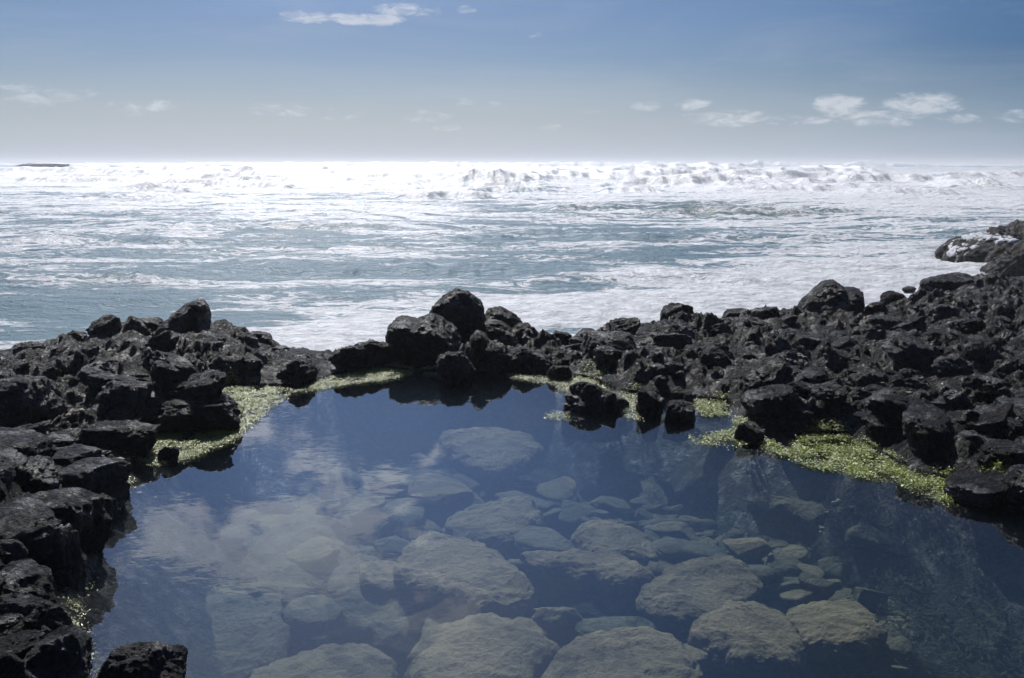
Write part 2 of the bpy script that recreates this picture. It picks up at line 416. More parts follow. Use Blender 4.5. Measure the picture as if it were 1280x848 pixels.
# ------------------------------------------------------------------ the sea
def blob(x, y, u, v, hu, hv, z=SEA):
    cx, cy = at(u, v, z); x1, _ = at(u + hu, v, z); _, y1 = at(u, v - hv, z); _, y2 = at(u, v + hv, z)
    # elliptic in log distance so it keeps its shape over a long field
    la = np.log(np.maximum(y, 1.) / cy) / math.log(y1 / cy); lb = np.log(np.maximum(y, 1.) / cy) / math.log(cy / y2)
    q = np.where(y > cy, la, lb)
    return np.exp(-((x * cy / np.maximum(y, 1.) - cx) / (x1 - cx)) ** 2 - q ** 2)
def breaker(x, y, u, v, hu, h, w, seed, fuzz=.25, fronty=1.0):
    """a breaking crest through the given photo point: steep towards the land, long behind"""
    cx, cy = at(u, v, SEA); hw = hu / FPX * cy
    mk = (np.abs(x - cx) < hw * 1.6) & (np.abs(y - cy) < cy * .09 + w * 6)
    zz = np.zeros_like(x); ff = np.zeros_like(x); x = x[mk]; y = y[mk]
    if len(x) == 0: return zz, ff
    p = np.stack([x / (hw * .55), y * 0 + seed, x * 0], 1)
    line = cy + cy * .07 * fbm(p, 4)
    along = np.exp(-np.abs((x - cx) / hw) ** 4)
    am = along * (.72 + .38 * fbm(np.stack([x / (h * 2.2), y / 90, x * 0 + seed], 1), 4))
    d = y - line
    prof = np.where(d < 0, np.exp(-(d / (w * .45)) ** 2), np.exp(-(d / (w * 1.9)) ** 2))
    foam = along * np.where(d < 0, np.exp(-(d / (w * 1.4)) ** 2), np.exp(-(d / (w * 2.2)) ** 2))
    zz[mk] = h * am * prof; ff[mk] = foam
    return zz, ff
def build_sea():
    az = np.linspace(R(-50), R(50), 860)
    rr = np.concatenate([np.exp(np.linspace(math.log(9.5), math.log(520), 1150)), np.exp(np.linspace(math.log(522), math.log(12000), 130))])
    A, Q = np.meshgrid(az, rr); x = (Q * np.sin(A)).ravel(); y = (Q * np.cos(A)).ravel()
    r = np.hypot(x, y)
    P = np.stack([x, y, 0 * x], 1).astype(np.float32)
    fade = 1 - sstep(r, 350, 900)
    near = sstep(r, 12, 45)
    # long crests, roughly parallel with the shore
    wx = 2.2 * fbm(P * .03, 3)
    ph = y / 7.5 + wx + .10 * x / 7.5
    sw = np.sin(ph * 2 * math.pi)
    z = (.05 + .16 * near) * (np.sign(sw) * np.abs(sw) ** .8) * (.55 + .7 * fbm(P * np.array([.05, .11, 1]), 3)) * fade
    z += (.06 + .12 * near) * fbm(P * np.array([.22, .5, 1], np.float32), 5, .55) * fade
    z += .085 * fbm(P * np.array([.8, 1.5, 1], np.float32), 4, .62) * (.35 + .65 * sstep(r, 15, 40)) * (1 - sstep(r, 90, 200))
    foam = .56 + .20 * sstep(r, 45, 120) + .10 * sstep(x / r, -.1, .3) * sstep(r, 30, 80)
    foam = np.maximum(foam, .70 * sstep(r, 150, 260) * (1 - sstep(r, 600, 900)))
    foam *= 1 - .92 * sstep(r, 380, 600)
    crest = np.zeros_like(x)
    rb = random.Random(21); extra = []
    for k in range(34):
        v = rb.uniform(208, 246); far = (246 - v) / 38
        extra.append((rb.uniform(0, 1280), v, rb.uniform(35, 120), (.7 + 1.9 * far) * rb.uniform(.7, 1.25), 3 + 8 * far, 60. + k * 2))
    for args in [(600, 206.8, 900, 5.2, 22, 1.), (950, 207.8, 50, 7.2, 14, 3.), (760, 208, 150, 6.2, 16, 5.), (420, 207.5, 130, 6.0, 18, 7.), (560, 208.5, 60, 5.6, 14, 6.), (280, 208, 90, 5.2, 14, 6.5), (1090, 208, 50, 5.6, 14, 7.5),
                 (70, 207, 60, 3.6, 15, 8.), (1150, 208, 160, 3.3, 16, 9.),
                 (640, 213, 900, 2.0, 11, 11.), (860, 214, 160, 2.6, 10, 13.), (390, 214, 120, 2.4, 9, 15.),
                 (1000, 226, 190, 2.1, 6, 17.), (870, 224, 60, 2.0, 5, 19.), (1120, 229, 90, 1.7, 5, 21.), (230, 228, 120, 1.5, 6, 23.), (300, 236, 60, 1.1, 4, 24.),
                 (560, 236, 130, 1.2, 5, 25.), (560, 249, 80, .9, 3.5, 27.), (180, 250, 100, .6, 3, 29.), (930, 268, 140, .75, 2.6, 31.), (740, 262, 60, .5, 2.4, 33.),
                 (300, 285, 170, .38, 2.2, 35.), (640, 300, 200, .32, 2, 37.), (120, 305, 160, .3, 1.8, 39.), (900, 300, 170, .3, 1.6, 41.), (500, 340, 200, .22, 1.3, 43.),
                 (100, 350, 160, .2, 1.2, 45.), (820, 350, 150, .18, 1.0, 47.)] + extra:
        dz, fm = breaker(x, y, *args); z += dz
        crest = np.maximum(crest, fm * min(1, args[3] / 1.6))
    lump = fbm(P * np.array([.22, .32, 1], np.float32), 5, .52, True)
    z += crest * lump * .50 * sstep(r, 50, 130) * (1 - sstep(r, 420, 520))
    z += crest * fbm(P * 1.1, 4, .6, True) * .16 * sstep(r, 40, 90) * (1 - sstep(r, 200, 300))
    foam -= .22 * sstep(fbm(P * np.array([.012, .05, 1], np.float32) + 3, 4), .05, .35) * sstep(r, 60, 120) * (1 - sstep(crest, .1, .4))
    foam = np.maximum(foam, .97 * sstep(crest, .15, .6))
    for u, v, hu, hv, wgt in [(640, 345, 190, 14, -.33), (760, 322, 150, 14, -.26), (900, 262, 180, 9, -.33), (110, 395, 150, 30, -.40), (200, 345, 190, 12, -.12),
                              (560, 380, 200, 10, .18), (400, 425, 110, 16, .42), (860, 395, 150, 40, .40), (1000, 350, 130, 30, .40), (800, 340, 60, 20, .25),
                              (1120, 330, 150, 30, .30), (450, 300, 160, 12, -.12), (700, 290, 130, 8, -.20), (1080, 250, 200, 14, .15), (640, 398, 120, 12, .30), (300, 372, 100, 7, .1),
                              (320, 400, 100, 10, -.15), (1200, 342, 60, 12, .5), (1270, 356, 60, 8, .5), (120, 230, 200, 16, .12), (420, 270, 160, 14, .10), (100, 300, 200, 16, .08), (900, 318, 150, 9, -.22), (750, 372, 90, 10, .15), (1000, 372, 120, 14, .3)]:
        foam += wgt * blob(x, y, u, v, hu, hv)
    foam = np.clip(foam, 0, 1)
    # churned foam stands proud of the water round the rocks
    z += .06 * foam * fbm(P * np.array([1.1, 1.6, 1], np.float32), 4, .6, True) * (1 - sstep(r, 40, 80))
    me = mesh_from('sea', np.stack([x, y, SEA + z], 1), grid_faces(len(rr), len(az)))
    a = me.attributes.new('foam', 'FLOAT', 'POINT'); a.data.foreach_set('value', foam.astype(np.float32))
    gw = blob(x, y, 930, 264, 190, 10)
    a = me.attributes.new('green', 'FLOAT', 'POINT'); a.data.foreach_set('value', gw.astype(np.float32))
    m, g, out = newmat('sea_water')
    geo = g.node('ShaderNodeNewGeometry').outputs['Position']
    at_ = g.node('ShaderNodeAttribute', attribute_name='foam').outputs['Fac']
    gr_ = g.node('ShaderNodeAttribute', attribute_name='green').outputs['Fac']
    q1 = g.mapping(geo, (.20, .42, .3), rot=(0, 0, R(7)))
    n1 = g.noise(q1, 1.0, 10, .60, 1.1)
    n2 = g.noise(g.mapping(geo, (.7, 1.3, 1), rot=(0, 0, R(-6))), 1.0, 8, .62, 1.4, 'FBM')
    rid = g.m('ABSOLUTE', g.m('SUBTRACT', n2, .5)); lace = g.ss(rid, .10, 0.0)        # thin lacy lines
    str_ = g.noise(g.mapping(geo, (.045, .36, .3), rot=(0, 0, R(-8))), 1.0, 6, .56, .7)
    rid2 = g.ss(g.m('ABSOLUTE', g.m('SUBTRACT', str_, .5)), .075, 0.0)
    val = g.m('ADD', g.m('MULTIPLY', n1, .72), g.m('ADD', g.m('MULTIPLY', lace, .17), g.m('MULTIPLY', rid2, .19)))
    val = g.m('MULTIPLY_ADD', g.noise(geo, 5.5, 5, .7, .5), .20, val)
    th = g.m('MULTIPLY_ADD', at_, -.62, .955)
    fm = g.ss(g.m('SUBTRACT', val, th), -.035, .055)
    # sea colour
    deep = g.mix(g.noise(g.mapping(geo, (.1, .25, 1)), 1, 4), (.22, .40, .48, 1), (.30, .48, .54, 1))
    deep = g.mix(gr_, deep, (.13, .24, .20, 1))
    w = g.node('ShaderNodeBsdfPrincipled'); g.l.new(deep, w.inputs['Base Color'])
    w.inputs['Roughness'].default_value = .36; w.inputs['Specular IOR Level'].default_value = .8; w.inputs['IOR'].default_value = 1.33
    hw = g.m('ADD', g.m('MULTIPLY', g.noise(g.mapping(geo, (.8, 1.6, 1)), 1.5, 8, .68, .3), 1.0), g.m('MULTIPLY', g.noise(g.mapping(geo, (1, 1.7, 1)), 9, 4, .7), .45))
    g.l.new(g.bump(hw, 1.0, 1.0), w.inputs['Normal'])
    fo = g.node('ShaderNodeBsdfPrincipled'); fo.inputs['Roughness'].default_value = .45; fo.inputs['Specular IOR Level'].default_value = .5
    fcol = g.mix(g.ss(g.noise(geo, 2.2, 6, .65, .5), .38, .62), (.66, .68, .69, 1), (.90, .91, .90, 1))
    g.l.new(fcol, fo.inputs['Base Color'])
    hf = g.m('ADD', g.noise(geo, 1.6, 8, .72, .4), g.m('MULTIPLY', fm, .15))
    g.l.new(g.bump(hf, .40, .9), fo.inputs['Normal'])
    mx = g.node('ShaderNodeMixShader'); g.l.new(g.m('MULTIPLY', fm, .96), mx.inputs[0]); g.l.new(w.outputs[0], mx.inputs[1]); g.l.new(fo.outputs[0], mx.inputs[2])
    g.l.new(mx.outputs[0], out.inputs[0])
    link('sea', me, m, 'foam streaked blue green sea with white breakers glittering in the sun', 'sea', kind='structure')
build_sea()

# ------------------------------------------------------------------ sea mist
def mist():
    import bmesh
    bm = bmesh.new(); bmesh.ops.create_cube(bm, size=1)
    for v in bm.verts: v.co = (v.co.x * 26000, v.co.y * 26000, -4.0 if v.co.z < 0 else 7.5)
    me = bpy.data.meshes.new('haze'); bm.to_mesh(me); bm.free()
    m, g, out = newmat('haze'); pv = g.node('ShaderNodeVolumePrincipled'); pv.inputs['Color'].default_value = (.93, .96, 1, 1)
    pv.inputs['Density'].default_value = .0009; pv.inputs['Anisotropy'].default_value = .35
    g.l.new(pv.outputs[0], out.inputs['Volume'])
    link('haze', me, m, 'thin salt mist hanging over the far breakers', 'haze', kind='stuff')
mist()

# ------------------------------------------------------------------ rocks
import bmesh
_ico = {}
def ico(sub):
    if sub not in _ico:
        bm = bmesh.new(); bmesh.ops.create_icosphere(bm, subdivisions=sub, radius=1)
        v = np.array([v.co[:] for v in bm.verts], np.float32); f = np.array([[q.index for q in p.verts] for p in bm.faces], np.int32); bm.free()
        _ico[sub] = (v, f)
    return _ico[sub]
def rock_shape(sub, seed, planes=11, crag=.13, flat=.0, poly=None, depth=1.0, boxy=.0, fq=1.0):
    """unit rock, x and z in the photo's plane, y away from the camera; fitted to a -1..1 box"""
    rs = np.random.RandomState(seed); v, f = ico(sub); d = v
    nn = rs.normal(size=(planes, 3)); nn[0] = np.array([0, 0, 1]) + rs.normal(size=3) * .22; nn /= np.linalg.norm(nn, axis=1)[:, None]
    off = rs.uniform(.55, 1.0, planes); off[0] = .66
    if boxy:
        bx = np.array([[0, 0, 1], [0, -1, 0], [1, 0, 0], [-1, 0, 0], [0, 1, 0]], float) + rs.normal(size=(5, 3)) * .16
        bx /= np.linalg.norm(bx, axis=1)[:, None]
        nn = np.vstack([nn, bx]); off = np.append(off, rs.uniform(.50, .68, 5))
    dot = d @ nn.T
    rad = np.where(dot > .05, off[None] / np.maximum(dot, .05), 9.)
    k = 34.; r = -np.log(np.exp(-k * np.minimum(rad, 2)).sum(1) + math.exp(-k * 1.12)) / k
    p = d * r[:, None]
    if poly is not None:
        c = poly.mean(0); q = poly - c; ang = np.arctan2(q[:, 1], q[:, 0]); o = np.argsort(ang)
        ph = np.arctan2(d[:, 2], d[:, 0]); rr = np.interp(ph, ang[o], np.hypot(q[:, 0], q[:, 1])[o], period=2 * math.pi)
        cb = np.sqrt(np.clip(d[:, 0] ** 2 + d[:, 2] ** 2, 0, 1)); cc = cb ** .55
        blend = r / (r.mean())
        bl = 1 + (blend - 1) * (1 - cb ** 6)
        p = np.stack([rr * np.cos(ph) * cc + c[0], d[:, 1] * depth * blend, rr * np.sin(ph) * cc + c[1]], 1) 
        S_ = (poly.max(0) - poly.min(0)).max() / 2
        p0 = p / S_
    else:
        p0 = p; S_ = 1.0; bl = 1
    q = p0 * fq + rs.uniform(-50, 50, 3)
    wq = q + .25 * np.stack([fbm(q * 1.3, 3), fbm(q * 1.3 + 7, 3), fbm(q * 1.3 + 13, 3)], 1)
    tl = rs.uniform(-.6, .6, 2); lay = q[:, 2] + tl[0] * q[:, 0] + tl[1] * q[:, 1]
    strat = fbm(np.stack([q[:, 0] * 1.1, q[:, 1] * 1.1, lay * 5.5], 1), 5, .6, True)
    G1 = facet((q + .10 * (wq - q)) * np.array([1.5, 1.5, 1.9]), seed % 40); G2 = facet((q + .2 * (wq - q)) * 3.9 + 3, seed % 37)
    disp = crag * (.55 * fbm(q * 1.25, 7, .6, True) + 1.15 * (G1 - .4) + .55 * (G2 - .4) + .35 * strat + .22 * fbm(q * 8, 5, .68, True))
    if poly is not None: disp = disp - crag * .2
    p = p + d * (disp * S_)[:, None]
    if flat: p[:, 2] = np.where(p[:, 2] > 0, p[:, 2] * (1 - flat), p[:, 2])
    return p, f
def fit(p, w, dp, h):
    lo, hi = p.min(0), p.max(0); c = (lo + hi) / 2
    return (p - c) / ((hi - lo) / 2) * np.array([w / 2, dp / 2, h / 2])
def boulder(name, box, zb, label, mat=None, cat='boulder', group=None, seed=1, sub=5, depth=.85, bury=.3, dist=None, **kw):
    """box = (left, top, right, bottom) in the photo; zb = height of the ground it stands on"""
    u0, vt, u1, vb = box
    x0, y = at(u0, vb, zb); x1, _ = at(u1, vb, zb)
    if dist is not None:
        k = dist / y; y = dist; x0 *= k; x1 *= k; zb = height_at(y, vb)
    w = x1 - x0; dp = w * depth
    yc = y + dp * .42; k = yc / y; x0 *= k; x1 *= k; w = (x1 - x0)
    zt = height_at(yc, vt); h = max(zt - zb, .04)
    tot = h * (1 + bury)
    p, f = rock_shape(sub, seed, **kw)
    p = fit(p, w, dp, tot)
    me = mesh_from(name, p, f)
    return link(name, me, mat or M_rock, label, cat, group, loc=((x0 + x1) / 2, yc, zt - tot / 2))
def boulder_poly(name, pts, zb, label, seed=1, sub=6, depth=.8, dist=None, mat=None, cat='boulder', crag=.10, **kw):
    """a boulder whose front outline runs through the given photo points; it has its own distance, size and thickness"""
    pts = np.array(pts, float); vb = pts[:, 1].max(); um = pts[:, 0].mean()
    _, y = at(um, vb, zb)
    if dist: y = dist
    W = (pts[:, 0].max() - pts[:, 0].min()) / FPX * y; D = W * depth / 2; yc = y + D * .8
    P = []
    for u, v in pts:
        s = slope_v(v); z = EYE + s * yc
        w = (CY - v) / FPX; x = (u - CX) / FPX / (math.cos(PITCH) + w * math.sin(PITCH)) * yc
        P.append((x, z))
    P = np.array(P); c = P.mean(0)
    bot = P[:, 1] < P[:, 1].min() + .06; P[bot, 1] -= .12         # seat it in the ground
    p, f = rock_shape(sub, seed, poly=P - c, depth=D, crag=crag, **kw)
    me = mesh_from(name, p, f)
    return link(name, me, mat or M_rock, label, cat, None, loc=(c[0], yc, c[1]))

# central pile on the far edge of the pool
boulder_poly('boulder', [(488, 408), (503, 397), (522, 400), (542, 395), (560, 405), (575, 425), (568, 455), (545, 470), (512, 472), (490, 455), (487, 430)], 0,
             'broad dark boulder forming the left end of the central pile', seed=11, depth=.9, dist=9.2, fq=1.5, crag=.09)
boulder_poly('boulder', [(541, 388), (548, 375), (560, 366), (573, 363), (588, 367), (598, 379), (605, 396), (604, 420), (596, 445), (560, 450), (546, 425), (541, 405)], 0,
             'tallest dome topped boulder crowning the central pile', seed=12, depth=.85, dist=10.0, fq=1.5, crag=.085)
boulder_poly('boulder', [(606, 398), (610, 388), (618, 385), (636, 389), (646, 397), (654, 411), (650, 430), (625, 432), (610, 420)], 0,
             'small rounded boulder right of the tallest dome, resting on the shoulder rock', seed=13, depth=.8, dist=10.2, fq=1.5, crag=.08)
boulder_poly('boulder', [(598, 410), (612, 402), (640, 412), (660, 407), (668, 415), (676, 432), (690, 440), (690, 462), (640, 468), (598, 450)], 0,
             'sloping shoulder boulder at the right of the central pile', seed=14, depth=.7, dist=9.8, fq=1.5, crag=.10)
boulder_poly('boulder', [(583, 440), (590, 424), (597, 417), (612, 426), (628, 434), (637, 446), (634, 470), (610, 480), (585, 474)], -.02,
             'creased low boulder at the front foot of the central pile', seed=15, depth=.8, dist=8.8, crag=.12)
boulder_poly('boulder', [(630, 446), (640, 438), (655, 434), (668, 440), (690, 455), (688, 468), (660, 472), (632, 470)], -.02,
             'flat wedge shaped rock at the right front foot of the central pile', seed=16, depth=.9, dist=8.85, crag=.10, cat='rock')
boulder_poly('boulder', [(549, 448), (560, 441), (578, 443), (586, 452), (584, 474), (566, 480), (550, 470)], -.02,
             'small knobbly rock in the notch at the waterline of the central pile', seed=17, depth=.9, dist=8.5, crag=.13, cat='rock')
boulder('rock', (683, 456, 716, 476), 0, 'small dark rock by green algae just right of the central pile', seed=18, cat='rock')
boulder('rock', (412, 432, 458, 468), 0, 'low craggy rock left of the central pile, at the gap to the surf', seed=219, cat='rock', crag=.22)
boulder('rock', (440, 423, 498, 464), .0, 'craggy rock touching the left side of the central pile', seed=220, cat='rock', crag=.22, dist=9.0)
# left ridge
boulder_poly('boulder', [(200, 412), (215, 400), (222, 390), (238, 379), (250, 374), (257, 380), (259, 402), (264, 425), (255, 450), (225, 458), (204, 440)], 0,
             'pointed dark boulder standing highest on the left ridge', seed=21, depth=.7, dist=9.5, crag=.08)
L = [((78, 415, 126, 452), 'blocky rock on the left ridge between the two low ends of its skyline', 22),
     ((168, 396, 212, 424), 'rounded knob just left of the pointed ridge boulder', 23),
     ((256, 398, 300, 430), 'rough lump just right of the pointed ridge boulder', 24),
     ((304, 415, 342, 442), 'small peaked rock on the right slope of the left ridge', 25),
     ((342, 438, 416, 482), 'low brownish mound at the right end of the left ridge', 26),
     ((228, 438, 278, 478), 'round topped black boulder below the pointed ridge boulder', 27),
     ((150, 452, 224, 490), 'grey lit craggy boulder below left of the pointed ridge boulder', 28),
     ((20, 428, 62, 456), 'jagged rock at the far left end of the ridge skyline', 29),
     ((126, 404, 172, 438), 'lumpy rock on the skyline halfway up the left ridge', 30),
     ((60, 455, 118, 495), 'angular rock on the slope under the left ridge', 31)]
for b, lab, sd_ in L:
    dd = {26: 9.0, 27: 8.6, 28: 8.5, 31: 8.4}.get(sd_, 9.8)
    boulder('boulder', b, .1, lab, seed=sd_, dist=dd, crag=.15)
L = [((168, 497, 306, 545), 'long jagged ledge rock reaching into the pool above green algae', 40, .55, 0, M_rock),
     ((108, 528, 197, 580), 'black block rock beside the narrow algae inlet on the left shore', 41, .8, 0, M_rock),
     ((197, 557, 227, 579), 'small isolated rock ringed by pale algae on the left', 42, .8, 0, M_rock),
     ((38, 562, 130, 602), 'rough rock behind the flat grey slab on the left shore', 43, .7, .15, M_rock),
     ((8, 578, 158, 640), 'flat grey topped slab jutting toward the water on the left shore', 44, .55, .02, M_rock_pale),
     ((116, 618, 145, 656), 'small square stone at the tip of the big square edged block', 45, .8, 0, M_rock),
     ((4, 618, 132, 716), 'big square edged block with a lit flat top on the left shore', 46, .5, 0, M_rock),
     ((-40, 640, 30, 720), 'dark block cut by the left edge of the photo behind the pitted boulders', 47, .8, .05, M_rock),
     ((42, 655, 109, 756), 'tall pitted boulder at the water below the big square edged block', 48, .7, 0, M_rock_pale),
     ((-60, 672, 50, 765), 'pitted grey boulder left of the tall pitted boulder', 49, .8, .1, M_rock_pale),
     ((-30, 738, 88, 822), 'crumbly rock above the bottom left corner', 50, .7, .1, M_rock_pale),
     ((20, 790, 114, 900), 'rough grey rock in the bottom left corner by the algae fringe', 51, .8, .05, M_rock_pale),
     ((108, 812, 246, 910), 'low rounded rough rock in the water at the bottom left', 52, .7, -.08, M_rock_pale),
     ((-120, 800, 40, 930), 'dark rock filling the corner at the very bottom left', 53, .7, .2, M_rock),
     ((-30, 470, 70, 540), 'tilted grey plate on the upper left shore', 54, .8, .2, M_rock_pale),
     ((-60, 540, 60, 610), 'broad dark rock at the left edge above the flat grey slab', 55, .8, .25, M_rock)]
for b, lab, sd_, dp, zb, mt in L:
    boulder('boulder' if b[2] - b[0] > 50 else 'rock', b, zb, lab, seed=sd_, sub=6 if b[2] - b[0] > 60 else 5, depth=dp, mat=mt, crag=.12 if sd_ in (44, 46) else .15,
            boxy=1 if sd_ in (44, 46, 45, 41, 54, 47, 48, 43, 55) else 0, planes=5 if sd_ in (44, 46) else 10, bury=.45, cat='boulder' if b[2] - b[0] > 50 else 'rock')
# right of the central pile
L = [((690, 414, 722, 436), 'small craggy rock on the skyline right of the central pile', 60, .2, 10.0, M_rock),
     ((718, 411, 752, 434), 'low knob on the skyline beside the bleached stick', 61, .2, 10.2, M_rock),
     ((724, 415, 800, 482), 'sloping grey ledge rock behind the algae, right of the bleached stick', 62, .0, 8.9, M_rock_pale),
     ((782, 442, 852, 498), 'rounded grey rock behind the two dark stones in the water', 63, .0, 8.4, M_rock),
     ((700, 477, 786, 545), 'biggest boulder standing in the water at the right of the far shore', 64, -.02, 7.35, M_rock),
     ((793, 487, 831, 545), 'upright dark stone in the water, next to the biggest standing boulder', 65, -.02, 7.3, M_rock),
     ((827, 502, 868, 548), 'pointed dark stone in the water, right of the upright one', 66, -.02, 7.1, M_rock),
     ((918, 529, 953, 559), 'teardrop shaped black stone standing alone at the waterline', 67, -.02, None, M_rock),
     ((824, 378, 868, 416), 'rounded boulder on the skyline left of the twin knobs', 68, .4, 11.0, M_rock),
     ((862, 392, 890, 416), 'small nub on the right flank of the rounded skyline boulder', 69, .4, 11.1, M_rock),
     ((903, 386, 938, 414), 'left one of the twin knobs on the right skyline', 70, .4, 11.3, M_rock),
     ((934, 383, 973, 414), 'right, flat topped one of the twin knobs on the right skyline', 71, .4, 11.2, M_rock),
     ((1098, 363, 1136, 392), 'brown tinged knob between the great pointed boulder and the right peak', 73, .5, 12.0, M_rock_red),
     ((1150, 342, 1216, 382), 'sharp peak of rock where the right shore skyline is highest', 74, .5, 12.6, M_rock),
     ((1214, 346, 1262, 380), 'low hump on the skyline right of the sharp peak', 75, .5, 12.8, M_rock),
     ((950, 418, 1008, 500), 'tall shaded boulder on the slope below the great pointed boulder', 76, .1, 8.6, M_rock),
     ((886, 462, 960, 502), 'overhanging ledge rock with a lit lip above the green inlet', 77, .0, 8.0, M_rock),
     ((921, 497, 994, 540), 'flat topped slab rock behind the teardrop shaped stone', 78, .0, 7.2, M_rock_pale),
     ((952, 511, 1019, 562), 'squat dark rock right of the teardrop shaped stone', 79, .0, 6.9, M_rock),
     ((866, 500, 913, 528), 'small rock capped with bright green algae', 80, .0, 7.6, M_moss),
     ((860, 530, 926, 556), 'flat low rock fringed with algae left of the teardrop shaped stone', 81, -.03, 7.0, M_moss),
     ((984, 564, 1014, 577), 'small flat stone lying in the green algae', 82, -.01, 6.5, M_rock_pale),
     ((1078, 507, 1136, 574), 'angular upright block behind the brightest algae', 83, .0, 6.6, M_rock),
     ((1116, 516, 1210, 604), 'large dark block with a sloping face at the right waterline', 84, .0, 6.2, M_rock),
     ((1195, 530, 1330, 612), 'massive shaded block at the right edge above the pool', 85, .05, 6.2, M_rock),
     ((1180, 597, 1268, 640), 'dark wet rock in the water near the right edge', 86, -.03, None, M_rock),
     ((1252, 586, 1350, 652), 'dark rock cut by the right edge at the waterline', 87, -.02, None, M_rock),
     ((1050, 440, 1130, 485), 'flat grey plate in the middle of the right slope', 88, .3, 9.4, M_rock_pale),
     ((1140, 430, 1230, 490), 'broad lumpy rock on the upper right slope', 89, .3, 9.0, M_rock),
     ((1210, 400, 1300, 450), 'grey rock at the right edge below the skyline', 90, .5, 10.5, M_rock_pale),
     ((850, 430, 905, 475), 'dark lump behind the overhanging ledge rock', 91, .1, 9.2, M_rock),
     ((800, 408, 850, 446), 'craggy rock on the slope below the rounded skyline boulder', 92, .2, 10.0, M_rock),
     ((1195, 470, 1290, 530), 'angular block stacked above the massive shaded block', 93, .3, 7.6, M_rock)]
for b, lab, sd_, zb, dist, mt in L:
    k = 'boulder' if b[2] - b[0] > 46 else 'rock'
    boulder(k, b, zb, lab, seed=sd_, dist=dist, mat=mt, sub=6 if b[2] - b[0] > 75 else 5, crag=.13, boxy=1 if sd_ in (71, 78, 83, 84, 85, 88, 93, 62) else 0,
            planes=6 if sd_ in (83, 84, 85, 78) else 11, cat=k, depth=.6 if sd_ in (88, 85) else .85)
boulder_poly('boulder', [(983, 402), (1000, 385), (1016, 368), (1030, 354), (1042, 352), (1052, 362), (1073, 363), (1072, 385), (1080, 400), (1060, 412), (1010, 412)], .4,
             'great pointed boulder with a notched right shoulder on the right skyline', seed=72, depth=.7, dist=11.4, crag=.075)
# rocks out in the surf
def stream(o, path):
    """white water sheeting over a rock: a band of the surface that is raised and white"""
    me = o.data; n = len(me.vertices); c = np.empty(n * 3, np.float32); me.vertices.foreach_get('co', c); c = c.reshape(-1, 3)
    W = c + np.array(o.location, np.float32); f = np.zeros(n)
    ws = []
    for u, v, hw in path:
        k = (CY - v) / FPX; y0 = W[:, 1].min() + .5; ws.append(((u - CX) / FPX / (math.cos(PITCH) + k * math.sin(PITCH)) * y0, height_at(y0, v), hw / FPX * y0))
    for a, b in zip(ws[:-1], ws[1:]):
        ex, ez = b[0] - a[0], b[1] - a[1]; t = np.clip(((W[:, 0] - a[0]) * ex + (W[:, 2] - a[1]) * ez) / (ex * ex + ez * ez), 0, 1)
        d = np.hypot(W[:, 0] - a[0] - t * ex, W[:, 2] - a[1] - t * ez) / (a[2] + t * (b[2] - a[2]))
        f = np.maximum(f, 1 - sstep(d, .15, 1.0))
    nz = fbm(W * 3.1, 5, .6); f = f * np.clip(1 + 1.2 * nz, 0, 1.2)
    c[:, 1] -= .04 * f; c[:, 2] += .03 * f + .03 * f * fbm(W * 5, 4)
    me.vertices.foreach_set('co', c.ravel()); me.update()
    a = me.attributes.new('foam', 'FLOAT', 'POINT'); a.data.foreach_set('value', f.astype(np.float32))
M_stream = rock_mat('rock_under_white_water', (.008, .006, .006), (.018, .012, .011), rough=(.5, .8))
g = NG(M_stream.node_tree); p_ = [n for n in g.n if n.type == 'BSDF_PRINCIPLED'][0]; src = p_.inputs['Base Color'].links[0].from_socket
gg = g.node('ShaderNodeNewGeometry').outputs['Position']
g.l.new(g.mix(g.ss(g.m('ADD', g.node('ShaderNodeAttribute', attribute_name='foam').outputs['Fac'], g.m('MULTIPLY', g.m('SUBTRACT', g.noise(gg, 3.5, 8, .7, .6), .5), 2.4)), .45, .75), src, (.86, .88, .90, 1)), p_.inputs['Base Color'])
far_rock = boulder_poly('headland_rock', [(1192, 330), (1196, 316), (1206, 305), (1222, 298), (1246, 296), (1268, 289), (1304, 284), (1380, 280), (1380, 334), (1300, 338), (1225, 334)], SEA,
             'long dark reddish rock in the surf at the upper right with water pouring off it', seed=101, depth=.7, dist=31, mat=M_stream, crag=.10, fq=2.3, cat='sea rock')
near_rock = boulder_poly('headland_rock', [(1232, 344), (1244, 332), (1260, 320), (1278, 311), (1308, 305), (1380, 303), (1380, 354), (1270, 354), (1246, 350)], SEA,
             'nearer rounded rock in the surf below the pouring water', seed=102, depth=.5, dist=27.5, mat=M_stream, crag=.10, fq=2.3, cat='sea rock')
stream(far_rock, [(1290, 300, 2.5), (1266, 303, 3.5), (1248, 308, 5), (1234, 317, 6), (1222, 328, 8), (1210, 343, 18)])
stream(near_rock, [(1300, 352, 6), (1262, 352, 7), (1236, 347, 6)])
boulder('rock', (1126, 358, 1144, 366), SEA, 'tiny dark rock awash in the surf left of the sharp peak', seed=103, sub=4, mat=M_rock_red, cat='sea rock')
boulder('rock', (16, 204.2, 84, 209), SEA, 'low dark shape for wave trough shade on the horizon at the far left', seed=104, sub=5, cat='wave shade', depth=.5, dist=330, crag=.25)  # dark solid put in for the shade of a wave trough


